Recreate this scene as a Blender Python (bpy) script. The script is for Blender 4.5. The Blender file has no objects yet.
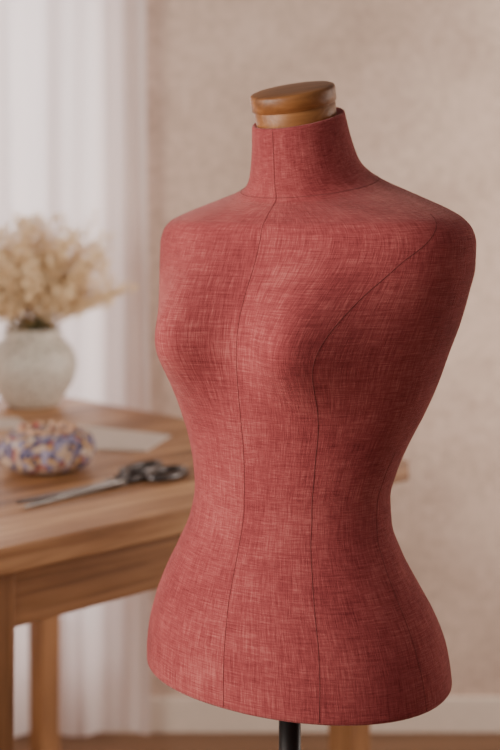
import bpy, bmesh, math, random
import numpy as np
from mathutils import Vector, Matrix
random.seed(7)
D = bpy.data
col = bpy.context.scene.collection

# ------------------------------------------------------------------ helpers
def mesh_obj(name, verts, faces, mat=None, parent=None, smooth=True, loc=(0,0,0), rotz=0.0):
    me = D.meshes.new(name)
    me.from_pydata([tuple(v) for v in verts], [], faces)
    me.update()
    if smooth:
        for p in me.polygons: p.use_smooth = True
    ob = D.objects.new(name, me)
    col.objects.link(ob)
    if mat: me.materials.append(mat)
    if parent: ob.parent = parent
    ob.location = loc
    ob.rotation_euler = (0,0,rotz)
    return ob

def empty(name, loc=(0,0,0), rotz=0.0):
    e = D.objects.new(name, None); e.empty_display_size = 0.1
    col.objects.link(e); e.location = loc; e.rotation_euler = (0,0,rotz)
    return e

def box(name, lo, hi, mat, parent=None, bevel=0.0, loc=(0,0,0), rotz=0.0, taper=None):
    x0,y0,z0 = lo; x1,y1,z1 = hi
    v = [(x0,y0,z0),(x1,y0,z0),(x1,y1,z0),(x0,y1,z0),(x0,y0,z1),(x1,y0,z1),(x1,y1,z1),(x0,y1,z1)]
    if taper:   # shrink the bottom
        cx,cy=(x0+x1)/2,(y0+y1)/2
        v = [(cx+(a-cx)*taper, cy+(b-cy)*taper, c) if c==z0 else (a,b,c) for a,b,c in v]
    f = [(0,3,2,1),(4,5,6,7),(0,1,5,4),(1,2,6,5),(2,3,7,6),(3,0,4,7)]
    ob = mesh_obj(name, v, f, mat, parent, False, loc, rotz)
    if bevel:
        m = ob.modifiers.new('bevel','BEVEL'); m.width=bevel; m.segments=3
        for p in ob.data.polygons: p.use_smooth=True
        ob.modifiers.new('wn','WEIGHTED_NORMAL')
    return ob

def lathe_data(prof, n=64, wob=None):
    verts=[];faces=[]
    for i,(r,z) in enumerate(prof):
        for j in range(n):
            a=2*math.pi*j/n
            rr = r*(wob(a,i) if wob else 1)
            verts.append((rr*math.cos(a), rr*math.sin(a), z))
    for i in range(len(prof)-1):
        for j in range(n):
            k=(j+1)%n
            faces.append((i*n+j,i*n+k,(i+1)*n+k,(i+1)*n+j))
    faces.append(tuple(reversed(range(n))))
    faces.append(tuple((len(prof)-1)*n+j for j in range(n)))
    return verts,faces

def tube_data(pts, rad, n=6, closed=False):
    pts=[Vector(p) for p in pts]; verts=[];faces=[]
    m=len(pts); up=Vector((0.13,0.21,0.97)).normalized()
    prev=None
    for i,p in enumerate(pts):
        if closed: t=(pts[(i+1)%m]-pts[i-1])
        else: t=(pts[min(i+1,m-1)]-pts[max(i-1,0)])
        if t.length<1e-9: t=Vector((0,0,1))
        t.normalize()
        if prev is None:
            s=t.cross(up)
            if s.length<0.05: s=t.cross(Vector((1,0,0)))
        else:
            s=prev-t*prev.dot(t)
        s.normalize(); prev=s
        q=t.cross(s)
        r=rad(i/(m-1)) if callable(rad) else rad
        for j in range(n):
            a=2*math.pi*j/n
            verts.append(p+s*(r*math.cos(a))+q*(r*math.sin(a)))
    segs=m if closed else m-1
    for i in range(segs):
        for j in range(n):
            k=(j+1)%n; a=i; b=(i+1)%m
            faces.append((a*n+j,a*n+k,b*n+k,b*n+j))
    if not closed:
        faces.append(tuple(reversed(range(n)))); faces.append(tuple((m-1)*n+j for j in range(n)))
    return verts,faces

def merge(chunks):
    V=[];F=[]
    for v,f in chunks:
        o=len(V); V+=list(v); F+=[tuple(i+o for i in q) for q in f]
    return V,F

# ------------------------------------------------------------------ node helpers
def new_mat(name):
    m=D.materials.new(name); m.use_nodes=True
    nt=m.node_tree; b=nt.nodes['Principled BSDF']
    return m,nt,b
def N(nt,t,**kw):
    n=nt.nodes.new(t)
    for k,v in kw.items():
        if k in n.inputs: n.inputs[k].default_value=v
        else: setattr(n,k,v)
    return n
def L(nt,a,b): nt.links.new(a,b)
def ramp(nt, stops):
    r=nt.nodes.new('ShaderNodeValToRGB'); e=r.color_ramp.elements
    e[0].position=stops[0][0]; e[0].color=(*stops[0][1],1)
    e[1].position=stops[-1][0]; e[1].color=(*stops[-1][1],1)
    for p,c in stops[1:-1]:
        x=e.new(p); x.color=(*c,1)
    return r
def coordmap(nt, scale=(1,1,1), src='Object', rot=(0,0,0)):
    tc=N(nt,'ShaderNodeTexCoord'); mp=N(nt,'ShaderNodeMapping')
    mp.inputs['Scale'].default_value=scale; mp.inputs['Rotation'].default_value=rot
    L(nt,tc.outputs[src],mp.inputs['Vector']); return mp.outputs['Vector']
def bump(nt,b,h,strength,dist):
    bp=N(nt,'ShaderNodeBump'); bp.inputs['Strength'].default_value=strength; bp.inputs['Distance'].default_value=dist
    L(nt,h,bp.inputs['Height']); L(nt,bp.outputs['Normal'],b.inputs['Normal'])

def simple(name,c,rough=0.5,metal=0.0,var=0.12,scale=30):
    m,nt,b=new_mat(name)
    n=N(nt,'ShaderNodeTexNoise'); n.inputs['Scale'].default_value=scale; n.inputs['Detail'].default_value=4
    L(nt,coordmap(nt),n.inputs['Vector'])
    r=ramp(nt,[(0.3,tuple(x*(1-var) for x in c)),(0.7,tuple(min(1,x*(1+var)) for x in c))])
    L(nt,n.outputs['Fac'],r.inputs['Fac']); L(nt,r.outputs['Color'],b.inputs['Base Color'])
    b.inputs['Roughness'].default_value=rough; b.inputs['Metallic'].default_value=metal
    return m

def wood(name, dark, mid, light, axis=0, rough=0.45, fine=1.0, lo=0.36, hi=0.64):
    m,nt,b=new_mat(name)
    sc=[34*fine]*3; sc[axis]=1.8*fine
    n=N(nt,'ShaderNodeTexNoise'); n.inputs['Scale'].default_value=1; n.inputs['Detail'].default_value=9; n.inputs['Roughness'].default_value=0.65; n.inputs['Distortion'].default_value=0.7
    L(nt,coordmap(nt,tuple(sc)),n.inputs['Vector'])
    sc2=[6*fine]*3; sc2[axis]=1.5*fine
    n2=N(nt,'ShaderNodeTexNoise'); n2.inputs['Scale'].default_value=1; n2.inputs['Detail'].default_value=4
    L(nt,coordmap(nt,tuple(sc2)),n2.inputs['Vector'])
    mx=N(nt,'ShaderNodeMath',operation='ADD'); 
    m1=N(nt,'ShaderNodeMath',operation='MULTIPLY'); m1.inputs[1].default_value=0.5
    m2=N(nt,'ShaderNodeMath',operation='MULTIPLY'); m2.inputs[1].default_value=0.5
    L(nt,n.outputs['Fac'],m1.inputs[0]); L(nt,n2.outputs['Fac'],m2.inputs[0])
    L(nt,m1.outputs[0],mx.inputs[0]); L(nt,m2.outputs[0],mx.inputs[1])
    r=ramp(nt,[(lo,dark),(0.5,mid),(hi,light)])
    L(nt,mx.outputs[0],r.inputs['Fac']); L(nt,r.outputs['Color'],b.inputs['Base Color'])
    b.inputs['Roughness'].default_value=rough
    bump(nt,b,n.outputs['Fac'],0.3,0.004)
    return m

# ------------------------------------------------------------------ materials
def linen():
    m,nt,b=new_mat('red_linen')
    def streak(sx,sy,det=3):
        h=N(nt,'ShaderNodeTexNoise'); h.inputs['Scale'].default_value=1; h.inputs['Detail'].default_value=det; h.inputs['Roughness'].default_value=0.6
        L(nt,coordmap(nt,(sx,sy,1),'UV'),h.inputs['Vector']); return h.outputs['Fac']
    h=streak(55,900); v=streak(900,55)
    h2=streak(18,340,2); v2=streak(340,18,2)
    big=streak(10,10,6)
    def add(p,q,k=1.0):
        a=N(nt,'ShaderNodeMath',operation='MULTIPLY_ADD'); L(nt,q,a.inputs[0]); a.inputs[1].default_value=k; L(nt,p,a.inputs[2]); return a.outputs[0]
    fine=add(h,v)
    tot=add(add(add(fine,h2,0.55),v2,0.55),big,0.9)   # mean ~ 2.0
    sc=N(nt,'ShaderNodeMath',operation='MULTIPLY'); L(nt,tot,sc.inputs[0]); sc.inputs[1].default_value=0.25
    r=ramp(nt,[(0.37,(0.165,0.024,0.029)),(0.5,(0.345,0.068,0.072)),(0.63,(0.58,0.165,0.155))])
    L(nt,sc.outputs[0],r.inputs['Fac']); L(nt,r.outputs['Color'],b.inputs['Base Color'])
    b.inputs['Roughness'].default_value=0.9
    b.inputs['Specular IOR Level'].default_value=0.12
    b.inputs['Sheen Weight'].default_value=0.42
    b.inputs['Sheen Roughness'].default_value=0.3
    b.inputs['Sheen Tint'].default_value=(1,0.64,0.58,1)
    bump(nt,b,fine,0.65,0.0011)
    return m
M_linen=linen()
M_seam=simple('seam_thread',(0.17,0.032,0.032),0.9)
M_cap=wood('turned_wood',(0.10,0.036,0.012),(0.25,0.095,0.028),(0.40,0.17,0.055),axis=0,rough=0.42,fine=2.0)
M_table=wood('table_oak',(0.11,0.042,0.015),(0.34,0.155,0.062),(0.58,0.32,0.155),axis=0,rough=0.45,lo=.39,hi=.61)
M_leg=wood('table_leg_oak',(0.14,0.055,0.02),(0.31,0.14,0.055),(0.46,0.23,0.10),axis=2,rough=0.5)
M_apron=wood('table_apron_oak',(0.11,0.042,0.015),(0.27,0.118,0.045),(0.43,0.21,0.09),axis=0,rough=0.5,lo=.39,hi=.61)
M_black=simple('dark_metal',(0.045,0.042,0.042),0.35,0.8)
M_floor=wood('floor_boards',(0.10,0.05,0.025),(0.18,0.09,0.045),(0.25,0.13,0.07),axis=0,rough=0.5,fine=0.6)

def plaster():
    m,nt,b=new_mat('beige_plaster')
    n=N(nt,'ShaderNodeTexNoise'); n.inputs['Scale'].default_value=2.2; n.inputs['Detail'].default_value=9; n.inputs['Roughness'].default_value=0.65
    L(nt,coordmap(nt),n.inputs['Vector'])
    f=N(nt,'ShaderNodeTexNoise'); f.inputs['Scale'].default_value=40; f.inputs['Detail'].default_value=5
    L(nt,coordmap(nt),f.inputs['Vector'])
    mx=N(nt,'ShaderNodeMath',operation='MULTIPLY_ADD'); L(nt,f.outputs['Fac'],mx.inputs[0]); mx.inputs[1].default_value=0.7
    L(nt,n.outputs['Fac'],mx.inputs[2])
    r=ramp(nt,[(0.6,(0.50,0.362,0.290)),(1.08,(0.74,0.57,0.475))])
    L(nt,mx.outputs[0],r.inputs['Fac']); L(nt,r.outputs['Color'],b.inputs['Base Color'])
    b.inputs['Roughness'].default_value=0.95
    bump(nt,b,f.outputs['Fac'],0.45,0.006)
    return m
M_wall=plaster()
M_trim=simple('painted_trim',(0.76,0.64,0.55),0.5,0,0.03)
M_winframe=simple('window_paint',(0.8,0.78,0.76),0.5,0,0.03)

def sheer():
    m=D.materials.new('sheer_voile'); m.use_nodes=True; nt=m.node_tree; nt.nodes.clear()
    out=N(nt,'ShaderNodeOutputMaterial')
    d=N(nt,'ShaderNodeBsdfDiffuse'); d.inputs['Color'].default_value=(0.88,0.80,0.79,1)
    t=N(nt,'ShaderNodeBsdfTranslucent'); t.inputs['Color'].default_value=(0.92,0.83,0.83,1)
    tr=N(nt,'ShaderNodeBsdfTransparent')
    n=N(nt,'ShaderNodeTexNoise'); n.inputs['Scale'].default_value=1; n.inputs['Detail'].default_value=2
    L(nt,coordmap(nt,(300,300,6)),n.inputs['Vector'])
    mr=N(nt,'ShaderNodeMapRange'); mr.inputs['To Min'].default_value=0.04; mr.inputs['To Max'].default_value=0.2
    L(nt,n.outputs['Fac'],mr.inputs['Value'])
    m1=N(nt,'ShaderNodeMixShader'); m1.inputs[0].default_value=0.55
    L(nt,d.outputs[0],m1.inputs[1]); L(nt,t.outputs[0],m1.inputs[2])
    m2=N(nt,'ShaderNodeMixShader'); L(nt,mr.outputs[0],m2.inputs[0]); L(nt,m1.outputs[0],m2.inputs[1]); L(nt,tr.outputs[0],m2.inputs[2])
    L(nt,m2.outputs[0],out.inputs['Surface'])
    return m
M_sheer=sheer()

def ceramic():
    m,nt,b=new_mat('speckled_ceramic')
    n=N(nt,'ShaderNodeTexNoise'); n.inputs['Scale'].default_value=90; n.inputs['Detail'].default_value=6
    L(nt,coordmap(nt),n.inputs['Vector'])
    r=ramp(nt,[(0.30,(0.24,0.19,0.15)),(0.42,(0.47,0.42,0.36)),(0.6,(0.58,0.53,0.46))])
    L(nt,n.outputs['Fac'],r.inputs['Fac']); L(nt,r.outputs['Color'],b.inputs['Base Color'])
    b.inputs['Roughness'].default_value=0.5
    bump(nt,b,n.outputs['Fac'],0.2,0.002)
    return m
M_cer=ceramic()

def patchwork():
    m,nt,b=new_mat('floral_patchwork')
    v=N(nt,'ShaderNodeTexVoronoi'); v.inputs['Scale'].default_value=88
    L(nt,coordmap(nt),v.inputs['Vector'])
    sp=N(nt,'ShaderNodeSeparateColor'); L(nt,v.outputs['Color'],sp.inputs['Color'])
    r=ramp(nt,[(0.0,(0.07,0.06,0.12)),(0.25,(0.48,0.34,0.25)),(0.42,(0.17,0.14,0.22)),(0.52,(0.58,0.46,0.38)),(0.64,(0.30,0.10,0.08)),(0.72,(0.24,0.21,0.31)),(0.88,(0.45,0.26,0.11))])
    r.color_ramp.interpolation='CONSTANT'
    L(nt,sp.outputs[0],r.inputs['Fac'])
    g=N(nt,'ShaderNodeMath',operation='LESS_THAN'); L(nt,v.outputs['Distance'],g.inputs[0]); g.inputs[1].default_value=0.17
    mx=N(nt,'ShaderNodeMix',data_type='RGBA'); L(nt,g.outputs[0],mx.inputs[0]); L(nt,r.outputs['Color'],mx.inputs[6]); mx.inputs[7].default_value=(0.62,0.48,0.36,1)
    L(nt,mx.outputs[2],b.inputs['Base Color'])
    b.inputs['Roughness'].default_value=0.85
    bump(nt,b,v.outputs['Distance'],0.5,0.004)
    return m
M_patch=patchwork()
M_steel=simple('shears_steel',(0.24,0.22,0.21),0.33,0.9)
M_handle=simple('shears_handle',(0.10,0.09,0.09),0.32,0.8)
M_paper=simple('pattern_paper',(0.62,0.52,0.45),0.8,0,0.04)
M_ruf=simple('ruffle_cotton',(0.55,0.33,0.22),0.9,0,0.6,120)
M_stem=simple('dried_stem',(0.46,0.30,0.14),0.8)
M_flor=simple('dried_floret',(0.88,0.68,0.44),0.85,0,0.16,60)
M_leafd=simple('dry_leaf',(0.11,0.09,0.035),0.8)
M_pin=simple('pin_head_pearl',(0.75,0.55,0.4),0.3)
M_red=simple('pin_head_red',(0.5,0.06,0.05),0.3)

# ------------------------------------------------------------------ room
WY=3.60
wb=empty('wall_back')
for i,(lo,hi) in enumerate([((-1.9,WY,0),(-1.45,WY+.14,2.7)),((-0.42,WY,0),(2.6,WY+.14,2.7)),
        ((-1.45,WY,0),(-0.42,WY+.14,0.25)),((-1.45,WY,2.35),(-0.42,WY+.14,2.7))]):
    box('wall_section_%d'%(i+1),lo,hi,M_wall,wb)
wl=empty('wall_left')
for i,(lo,hi) in enumerate([((-1.9,-1.6,0),(-1.76,-0.6,2.7)),((-1.9,1.6,0),(-1.76,WY,2.7)),
        ((-1.9,-0.6,0),(-1.76,1.6,0.7)),((-1.9,-0.6,2.45),(-1.76,1.6,2.7))]):
    box('wall_section_%d'%(i+1),lo,hi,M_wall,wl)
wr=empty('wall_right')
for i,(lo,hi) in enumerate([((2.6,-1.6,0),(2.74,1.7,2.7)),((2.6,3.2,0),(2.74,WY+.14,2.7)),
        ((2.6,1.7,0),(2.74,3.2,0.7)),((2.6,1.7,2.45),(2.74,3.2,2.7))]):
    box('wall_section_%d'%(i+1),lo,hi,M_wall,wr)
box('floor',(-1.9,-1.6,-0.08),(2.74,WY+.14,0),M_floor)
box('baseboard_back',(-1.76,WY-.018,0),(2.6,WY,0.10),M_trim,None,0.004)
def window(name,lo,hi,axis):
    e=empty(name)
    x0,y0,z0=lo; x1,y1,z1=hi; t=0.05
    if axis=='x':
        parts=[((x0,y0,z0),(x1,y1,z0+t)),((x0,y0,z1-t),(x1,y1,z1)),((x0,y0,z0+t),(x0+t,y1,z1-t)),((x1-t,y0,z0+t),(x1,y1,z1-t)),
               (((x0+x1)/2-.02,y0,z0+t),((x0+x1)/2+.02,y1,z1-t))]
    else:
        parts=[((x0,y0,z0),(x1,y1,z0+t)),((x0,y0,z1-t),(x1,y1,z1)),((x0,y0,z0+t),(x1,y0+t,z1-t)),((x0,y1-t,z0+t),(x1,y1,z1-t)),
               ((x0,(y0+y1)/2-.02,z0+t),(x1,(y0+y1)/2+.02,z1-t))]
    for i,(a,b) in enumerate(parts): box('frame_%d'%(i+1),a,b,M_winframe,e,0.004)
window('window_1',(-1.45,WY+.06,0.25),(-0.42,WY+.11,2.35),'x')
window('added_window_left',(-1.86,-0.6,0.7),(-1.81,1.6,2.45),'y')  # unseen window added on the left to house the key light
window('window_3',(2.65,1.7,0.7),(2.70,3.2,2.45),'y')

# sheer curtain: pleated voile hanging from a rod
cx0,cx1=-1.55,-0.285
V=[];F=[];nx=420;nz=16
for j in range(nz+1):
    z=0.03+ (2.48-0.03)*j/nz
    for i in range(nx+1):
        u=i/nx; x=cx0+(cx1-cx0)*u
        a=0.020*math.sin(2*math.pi*x/0.19+1.0+1.2*math.sin(x*9))+0.005*math.sin(2*math.pi*x/0.072+z*0.5)+0.004*math.sin(x*31+z*1.3)
        V.append((x+0.006*math.sin(z*2+x*20), 3.51+a*(0.75+0.25*(1-j/nz)), z))
for j in range(nz):
    for i in range(nx):
        p=j*(nx+1)+i; F.append((p,p+1,p+nx+2,p+nx+1))
cur=mesh_obj('sheer_curtain',V,F,M_sheer)
rod=empty('curtain_rod')
v,f=tube_data([(-1.7,3.51,2.49),(-0.2,3.51,2.49)],0.011,16); mesh_obj('rod_bar',v,f,M_black,rod)
for i,x in enumerate((-1.69,-0.21)):
    v,f=tube_data([(x,3.51,2.49),(x,WY,2.49)],0.007,12); mesh_obj('bracket_%d'%(i+1),v,f,M_black,rod)

# ------------------------------------------------------------------ table
ang=math.atan2(-0.689,-0.725)
T=empty('wooden_work_table',(0.32,2.50,0),ang)
LX,LY=1.0,1.255
npl=7
for i in range(npl):
    y0=-LY+LY*i/npl; y1=-LY+LY*(i+1)/npl
    box('top_plank_%d'%(i+1),(0,y0+.0006,0.958),(LX,y1-.0006,1.0),M_table,T,0.0035)
ins=0.03
box('apron_1',(ins+.01,-ins-.022,0.866),(LX-ins-.01,-ins,0.958),M_apron,T,0.002)
box('apron_2',(ins+.01,-LY+ins,0.866),(LX-ins-.01,-LY+ins+.022,0.958),M_apron,T,0.002)
box('apron_3',(ins,-LY+ins+.01,0.866),(ins+.022,-ins-.01,0.958),M_apron,T,0.002)
box('apron_4',(LX-ins-.022,-LY+ins+.01,0.866),(LX-ins,-ins-.01,0.958),M_apron,T,0.002)
lw=0.068
for i,(x,y) in enumerate([(ins-.004,-0.075-lw),(LX-ins-lw+.004,-ins-lw+.004),(ins-.004,-LY+ins-.004),(LX-ins-lw+.004,-LY+ins-.004)]):
    box('leg_%d'%(i+1),(x,y,0.0),(x+lw,y+lw,0.9575),M_leg,T,0.004,taper=0.85)

# ------------------------------------------------------------------ dress form
TH=math.radians(35); CT,ST=math.cos(TH),math.sin(TH)
U=0.001128
# level, left extent, right extent, depth ratio, squareness, forward tilt
prof=np.array([
(119,252,346,1.00,2.0,.29),
(135,252,350,1.00,2.0,.29),
(155,251,356,0.98,2.0,.29),
(170,249,363,0.95,2.0,.28),
(180,245,374,0.88,2.0,.25),
(188,234,389,0.76,2.05,.21),
(196,215,408,0.66,2.1,.17),
(204,195,427,0.58,2.2,.13),
(211,179,443,0.54,2.3,.10),
(219,165,457,0.52,2.35,.07),
(230,157,467,0.52,2.4,.05),
(245,154,471,0.54,2.4,.03),
(265,154,471,0.59,2.35,.01),
(290,155,466,0.66,2.25,0),
(320,157,458,0.73,2.15,0),
(350,162,447,0.77,2.1,0),
(380,169,436,0.78,2.05,0),
(410,178,422,0.78,2.0,0),
(440,187,406,0.78,2.0,0),
(465,192,395,0.78,2.0,0),
(490,194,388,0.78,2.0,0),
(515,190,389,0.78,2.0,0),
(545,178,399,0.77,2.0,0),
(575,164,414,0.76,2.0,0),
(605,153,429,0.75,2.05,0),
(635,146,440,0.75,2.1,0),
(660,144,445,0.75,2.1,0),
(668,144,446,0.75,2.1,0)],dtype=float)
LB=668
def pchip(x,y,q):
    h=np.diff(x); d=np.diff(y)/h; m=np.zeros(len(x))
    for i in range(1,len(x)-1):
        if d[i-1]*d[i]>0:
            w1=2*h[i]+h[i-1]; w2=h[i]+2*h[i-1]
            m[i]=(w1+w2)/(w1/d[i-1]+w2/d[i])
    m[0]=d[0]; m[-1]=d[-1]
    i=int(np.clip(np.searchsorted(x,q)-1,0,len(h)-1)); t=(q-x[i])/h[i]
    return ((2*t**3-3*t**2+1)*y[i]+(t**3-2*t**2+t)*h[i]*m[i]+(-2*t**3+3*t**2)*y[i+1]+(t**3-t**2)*h[i]*m[i+1])
ss=np.linspace(0,2*math.pi,361)
cache={}
def sect(l):
    if l in cache: return cache[l]
    Lx,Rx,r,n,tl=[pchip(prof[:,0],prof[:,k],l) for k in range(1,6)]
    E=(Rx-Lx)/2*U; c=((Rx+Lx)/2-290)*U
    sx=np.sign(np.sin(ss))*np.abs(np.sin(ss))**(2/n); sy=np.sign(np.cos(ss))*np.abs(np.cos(ss))**(2/n)
    ext=np.max(CT*sx-ST*r*sy)
    a=E/ext; b=r*a; s=-c/ST
    cache[l]=(a,b,s,n,tl); return cache[l]
def surf(phi,l,off=0.0):
    a,b,s,n,tl=sect(l)
    sp,cp=math.sin(phi),math.cos(phi)
    x=a*math.copysign(abs(sp)**(2/n),sp); y=b*math.copysign(abs(cp)**(2/n),cp)
    z=1.5-(l-210)*U
    if cp>0:     # bust
        for sg in (-1,1):
            dl=l-336
            y+=0.043*math.exp(-((x-sg*0.080)/0.050)**2-(dl/(62 if dl<0 else 48))**2)*min(1,cp*2.5)
        y-=0.005*math.exp(-((x)/0.04)**2-((l-345)/45)**2)
    if cp<0:
        y-=0.010*math.exp(-((l-620)/50)**2)*(-cp)
    zz=z-tl*(y)
    y+=s
    k=1+off/max(a,0.02)
    x*=k; y=s+(y-s)*k
    return Vector((CT*x-ST*y, -ST*x-CT*y, zz))
form=empty('dress_form',(0.045,1.41,0))
NP=288
L0=119
levels=list(np.linspace(L0,240,80))+list(np.linspace(242,LB,150))
V=[];F=[]
for l in levels:
    for j in range(NP): V.append(surf(2*math.pi*j/NP,float(l)))
nl=len(levels)
def ringscale(base,k,dz):
    c=sum((V[base+j] for j in range(NP)),Vector())/NP
    return [Vector((c.x+(V[base+j].x-c.x)*k,c.y+(V[base+j].y-c.y)*k,V[base+j].z+dz)) for j in range(NP)]
bb=(nl-1)*NP
extra=[]
for k,dz in ((0.997,-.003),(0.988,-.0052),(0.97,-.006),(0.5,-.006),(0.02,-.006)): extra.append(ringscale(bb,k,dz))
top=[]
for k,dz in ((0.985,.002),(0.95,.003),(0.90,.001),(0.5,.0),(0.02,.0)): top.append(ringscale(0,k,dz))
rings=[V[i*NP:(i+1)*NP] for i in range(nl)]
rings=list(reversed(top))+rings+extra
R=len(rings)
# cloth coordinate: mean arc length down the form, so the weft stays level
arc=[0.0]*R
for i in range(1,R):
    arc[i]=arc[i-1]+sum((rings[i][j]-rings[i-1][j]).length for j in range(NP))/NP
V=[p for r in rings for p in r]
for i in range(R-1):
    for j in range(NP):
        k=(j+1)%NP; F.append((i*NP+j,(i+1)*NP+j,(i+1)*NP+k,i*NP+k))
F.append(tuple(range(NP))); F.append(tuple(reversed([(R-1)*NP+j for j in range(NP)])))
body=mesh_obj('torso_cover',V,F,M_linen,form)
uvl=body.data.uv_layers.new(name='UVMap')
for p in body.data.polygons:
    js=[body.data.loops[q].vertex_index%NP for q in p.loop_indices]
    wrap=max(js)>NP*0.9 and min(js)<NP*0.1 and len(js)==4
    for li in p.loop_indices:
        vi=body.data.loops[li].vertex_index
        j=vi%NP; i=vi//NP
        u=j/NP
        if wrap and j<NP*0.1: u+=1.0
        uvl.data[li].uv=(u*0.95, arc[i])
def seam(name,tab,l0,l1,n=90,sign=1,r=0.00040):
    t=np.array(tab,dtype=float); pts=[]
    for i in range(n+1):
        l=l0+(l1-l0)*i/n
        ph=math.radians(pchip(t[:,0],t[:,1],l))*sign
        pts.append(surf(ph,l,0.0))
    v,f=tube_data(pts,r,6); return mesh_obj(name,v,f,M_seam,form)
seam('center_front_seam',[(116,0),(676,0)],L0,LB+2,110)
seam('center_back_seam',[(116,180),(676,180)],L0,LB+2,110)
pr=[(212,79),(222,72),(240,61),(260,50),(300,39.5),(335,36),(370,35),(430,36),(500,38.5),(676,33.5)]
seam('princess_seam_1',pr,212,LB+2,120)
sd=[(330,88),(480,84),(600,80),(676,80)]
seam('side_seam_1',sd,440,LB+2,90,1,0.00030)
pts=[surf(2*math.pi*i/160,184.0,0.0) for i in range(160)]
v,f=tube_data(pts,0.0004,6,True); mesh_obj('neck_seam',v,f,M_seam,form)
cap=[(0.0450,-0.006),(0.0460,0.0),(0.0468,0.0155),(0.0460,0.0165),(0.0460,0.0172),(0.0485,0.0185),(0.0490,0.0325),(0.0482,0.0352),(0.0455,0.0365),(0.02,0.0372),(0.001,0.0372)]
v,f=lathe_data(cap,96)
co=mesh_obj('wooden_neck_cap',v,f,M_cap,form)
a0,b0,s0,_,tl0=sect(float(L0))
base=Vector((ST*(-s0)*1.0, CT*(-s0), 1.5-(L0-210)*U+0.001))
axis=Vector((-ST*tl0,-CT*tl0,1)).normalized()
q=Vector((0,0,1)).rotation_difference(axis)
co.rotation_mode='QUATERNION'; co.rotation_quaternion=q; co.location=base+Vector((-0.002,-0.002,-0.002))
v,f=tube_data([(0,0,0.02),(0,0,0.980)],0.0125,32); mesh_obj('stand_pole',v,f,M_black,form)
v,f=lathe_data([(0.16,0.0),(0.165,0.006),(0.16,0.014),(0.06,0.024),(0.03,0.04),(0.02,0.07),(0.016,0.09)],64); mesh_obj('stand_base',v,f,M_black,form)

# ------------------------------------------------------------------ vase + dried flowers
vx,vy=-0.553,3.18
vp=[(0.058,0.0),(0.064,0.004),(0.083,0.028),(0.104,0.062),(0.114,0.098),(0.113,0.122),(0.103,0.148),(0.085,0.168),(0.074,0.179),(0.0705,0.186),(0.074,0.195),(0.0755,0.198),(0.072,0.1995),(0.067,0.194),(0.065,0.182),(0.08,0.16),(0.09,0.12),(0.08,0.05),(0.04,0.02),(0.001,0.018)]
v,f=lathe_data(vp,72); vase=mesh_obj('ceramic_vase',v,f,M_cer,None,True,(vx,vy,1.0))
sub=vase.modifiers.new('s','SUBSURF'); sub.levels=1; sub.render_levels=1
stems=[];flor=[];leaf=[]
def octa(c,r):
    rx,ry,rz=r*random.uniform(.7,1.2),r*random.uniform(.7,1.2),r*random.uniform(.8,1.5)
    v=[c+Vector(p) for p in ((rx,0,0),(-rx,0,0),(0,ry,0),(0,-ry,0),(0,0,rz),(0,0,-rz))]
    return v,[(0,2,4),(2,1,4),(1,3,4),(3,0,4),(2,0,5),(1,2,5),(3,1,5),(0,3,5)]
for s in range(130):
    az=random.uniform(0,2*math.pi); sp=random.uniform(0.0,1.0)**0.6
    H=random.uniform(0.10,0.31)*(1-0.38*sp*sp); W=0.26*sp
    dy=0.72
    b0=Vector((0.035*sp*math.cos(az),0.035*sp*math.sin(az),0.03))
    p1=Vector((0.05*sp*math.cos(az),0.05*sp*math.sin(az),0.19))
    tip=Vector((W*math.cos(az),W*dy*math.sin(az),0.19+H))
    pts=[b0,p1]
    for i in range(1,9):
        t=i/8
        q_=p1.lerp(tip,t); q_.z=p1.z+(H)*(t**(0.8)); q_.x=p1.x+(tip.x-p1.x)*(t**1.25); q_.y=p1.y+(tip.y-p1.y)*(t**1.25)
        q_+=Vector((random.gauss(0,.002),random.gauss(0,.002),0))
        pts.append(q_)
    stems.append(tube_data(pts,lambda t:0.0011-0.0005*t,4))
    for i in range(3,10):
        t=(i-1)/8
        if t<0.36: continue
        for b in range(4):
            d=Vector((random.gauss(0,1),random.gauss(0,1),random.uniform(0.2,1.3))).normalized()*random.uniform(0.010,0.032)
            e=pts[i]+d
            stems.append(tube_data([pts[i],e],0.0005,3))
            for k in range(4):
                flor.append(octa(e+Vector((random.gauss(0,.006),random.gauss(0,.006),random.gauss(0,.006))),random.uniform(0.002,0.005)))
for s in range(50):
    az=random.uniform(0,2*math.pi); r0=random.uniform(0.01,0.05); h=random.uniform(0.02,0.06)
    c=Vector((r0*math.cos(az),r0*math.sin(az),0.185)); o=Vector((math.cos(az)*.03,math.sin(az)*.03,h))
    w=Vector((-math.sin(az),math.cos(az),0))*0.006
    leaf.append(([c-w*.5,c+w*.5,c+o*.5+w,c+o,c+o*.5-w],[(0,1,2,3,4)]))
fl=empty('dried_flower_bouquet',(vx,vy,1.0))
for nm,ch,mt in (('stems',stems,M_stem),('florets',flor,M_flor),('leaves',leaf,M_leafd)):
    v,f=merge(ch); mesh_obj(nm,v,f,mt,fl,False)

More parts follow.
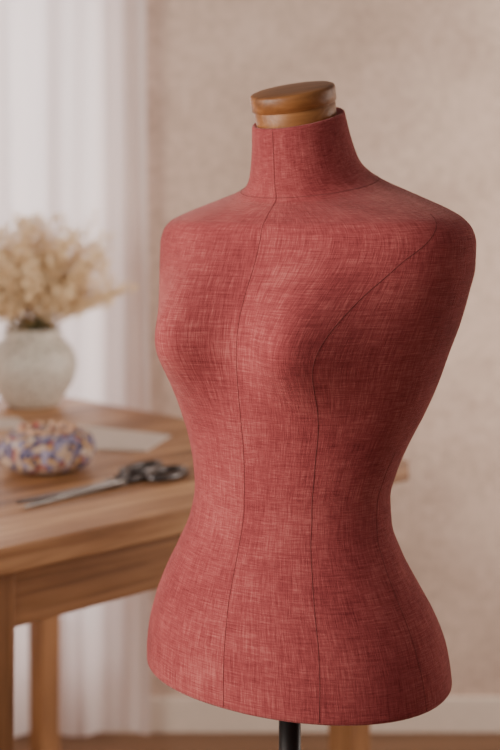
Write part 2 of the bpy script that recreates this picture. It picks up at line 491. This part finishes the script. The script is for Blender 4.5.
# ------------------------------------------------------------------ pincushion
pc=empty('patchwork_pincushion',(-0.390,2.40,1.0))
pp=[]
for i in range(25):
    t=-math.pi/2+math.pi*i/24
    r=0.094*max(0.01,math.cos(t))**0.58; z=0.042+0.042*math.copysign(abs(math.sin(t))**0.85,math.sin(t))
    if t>0.6: z-=0.010*((t-0.6)/0.97)**2
    pp.append((r,z))
def wob(a,i): return 1-0.07*abs(math.cos(4*a))**6*math.sin(math.pi*i/24)
v,f=lathe_data(pp,128,wob); mesh_obj('cushion_body',v,f,M_patch,pc)
pts=[(0.050*math.cos(a)*(1+.07*math.sin(9*a)),0.050*math.sin(a)*(1+.07*math.sin(9*a)),0.081+0.003*math.sin(13*a)) for a in np.linspace(0,2*math.pi,160,endpoint=False)]
v,f=tube_data(pts,0.0045,8,True); mesh_obj('ruffle_trim',v,f,M_ruf,pc)
hs=[[],[]]; sh=[]
for i in range(16):
    a=random.uniform(0,6.28); r=random.uniform(0.005,0.05)
    b=Vector((r*math.cos(a),r*math.sin(a),0.066)); e=b+Vector((math.cos(a)*.004,math.sin(a)*.004,random.uniform(.016,.024)))
    sh.append(tube_data([b,e],0.0005,4))
    me=bmesh.new(); bmesh.ops.create_icosphere(me,subdivisions=2,radius=0.0030,matrix=Matrix.Translation(e))
    me.verts.ensure_lookup_table()
    hs[i%2].append(([x.co.copy() for x in me.verts],[tuple(x.index for x in q.verts) for q in me.faces])); me.free()
v,f=merge(sh); mesh_obj('pin_shafts',v,f,M_steel,pc)
for i,m_ in enumerate((M_pin,M_red)):
    v,f=merge(hs[i]); mesh_obj('pin_heads_%d'%(i+1),v,f,m_,pc)

# ------------------------------------------------------------------ tailor's shears
tip=Vector((-0.385,2.085,1.001)); end=Vector((-0.150,2.385,1.001))
sa=math.atan2(end.y-tip.y,end.x-tip.x)
sc=empty('tailor_shears',tip,sa)
def prism(poly,z0,z1):
    n=len(poly); v=[(x,y,z0) for x,y in poly]+[(x,y,z1) for x,y in poly]
    f=[tuple(reversed(range(n))),tuple(range(n,2*n))]+[(i,(i+1)%n,n+(i+1)%n,n+i) for i in range(n)]
    return v,f
PV=0.215
for i,sg in enumerate((1,-1)):
    opn=sg*math.radians(2.6)
    z0=0.001+0.005*i
    poly=[(-PV,0.0),(-PV+.02,.007*sg),(-PV+.08,.015*sg),(-.02,.018*sg),(.02,.014*sg),(.045,.002*sg),(.045,-.012*sg),(.015,-.016*sg),(-.02,-.006*sg)]
    if sg<0: poly=poly[::-1]
    v,f=prism(poly,z0,z0+.0048)
    b=mesh_obj('blade_%d'%(i+1),v,f,M_steel,sc,False,(PV,0,0),opn)
    bv=b.modifiers.new('b','BEVEL'); bv.width=0.0012; bv.segments=2
    lx=0.122 if i==0 else 0.110; wd=0.027 if i==0 else 0.021
    hy=-sg*0.032
    loop=[(lx+0.050*math.cos(a),hy+wd*math.sin(a)+0.004*math.cos(a),z0+.006) for a in np.linspace(0,2*math.pi,48,endpoint=False)]
    v1=tube_data(loop,0.0065,10,True)
    v2=tube_data([(.02,-.004*sg,z0+.0045),(.045,-.010*sg,z0+.0045),(lx-.036,hy+sg*wd*0.4,z0+.006)],0.0065,10)
    v,f=merge([v1,v2]); mesh_obj('handle_%d'%(i+1),v,f,M_handle,sc,True,(PV,0,0),opn)
v,f=lathe_data([(0.007,0.0),(0.007,0.0115),(0.006,0.013),(0.001,0.0135)],24); mesh_obj('pivot_screw',v,f,M_steel,sc,True,(PV,0,0.0005))

# ------------------------------------------------------------------ paper pieces
def sheet(name,pts,z,mat,th=0.0008):
    n=len(pts); v=[(x,y,z) for x,y in pts]+[(x,y,z+th) for x,y in pts]
    f=[tuple(reversed(range(n))),tuple(range(n,2*n))]+[(i,(i+1)%n,n+(i+1)%n,n+i) for i in range(n)]
    return mesh_obj(name,v,f,mat,None,False)
sheet('paper_pattern_piece',[(-0.33,2.60),(-0.215,2.58),(-0.175,2.76),(-0.40,2.89)],1.0003,M_paper,0.003)
sheet('paper_pattern_piece.001',[(-0.66,2.83),(-0.50,2.86),(-0.56,3.01),(-0.70,2.97)],1.0003,M_paper)

# ------------------------------------------------------------------ lights
def area(name,loc,target,sx,sy,e,c,spread=180):
    l=D.lights.new(name,'AREA'); l.shape='RECTANGLE'; l.size=sx; l.size_y=sy; l.energy=e; l.color=c; l.spread=math.radians(spread)
    o=D.objects.new(name,l); col.objects.link(o); o.location=loc
    d=Vector(target)-Vector(loc); o.rotation_euler=d.to_track_quat('-Z','Y').to_euler(); return o
area('key_light_left',(-1.74,0.60,1.7),(0.2,1.4,1.3),1.7,1.4,70,(1,0.91,0.82))  # added key light for the form, at the made-up left window
area('window_daylight_back',(-0.95,3.95,1.5),(-0.85,3.0,1.3),1.0,2.0,31,(1,0.93,0.91))
area('fill_light_right',(2.58,2.7,1.6),(0.9,3.5,1.35),0.9,1.6,44,(1,0.90,0.81),125)  # added lamp, unseen: brightens the right wall and rims the form's shoulder
w=D.worlds.new('World'); bpy.context.scene.world=w; w.use_nodes=True
bg=w.node_tree.nodes['Background']; bg.inputs['Color'].default_value=(1.0,0.90,0.83,1); bg.inputs['Strength'].default_value=0.22

# ------------------------------------------------------------------ camera
c=D.cameras.new('camera'); cam=D.objects.new('camera',c); col.objects.link(cam)
cam.location=(0,0,1.5); cam.rotation_euler=(math.radians(90),0,0)
c.sensor_fit='VERTICAL'; c.sensor_height=36; c.sensor_width=24; c.lens=60; c.shift_y=-0.22
c.dof.use_dof=True; c.dof.focus_distance=1.31; c.dof.aperture_fstop=3.6
bpy.context.scene.camera=cam
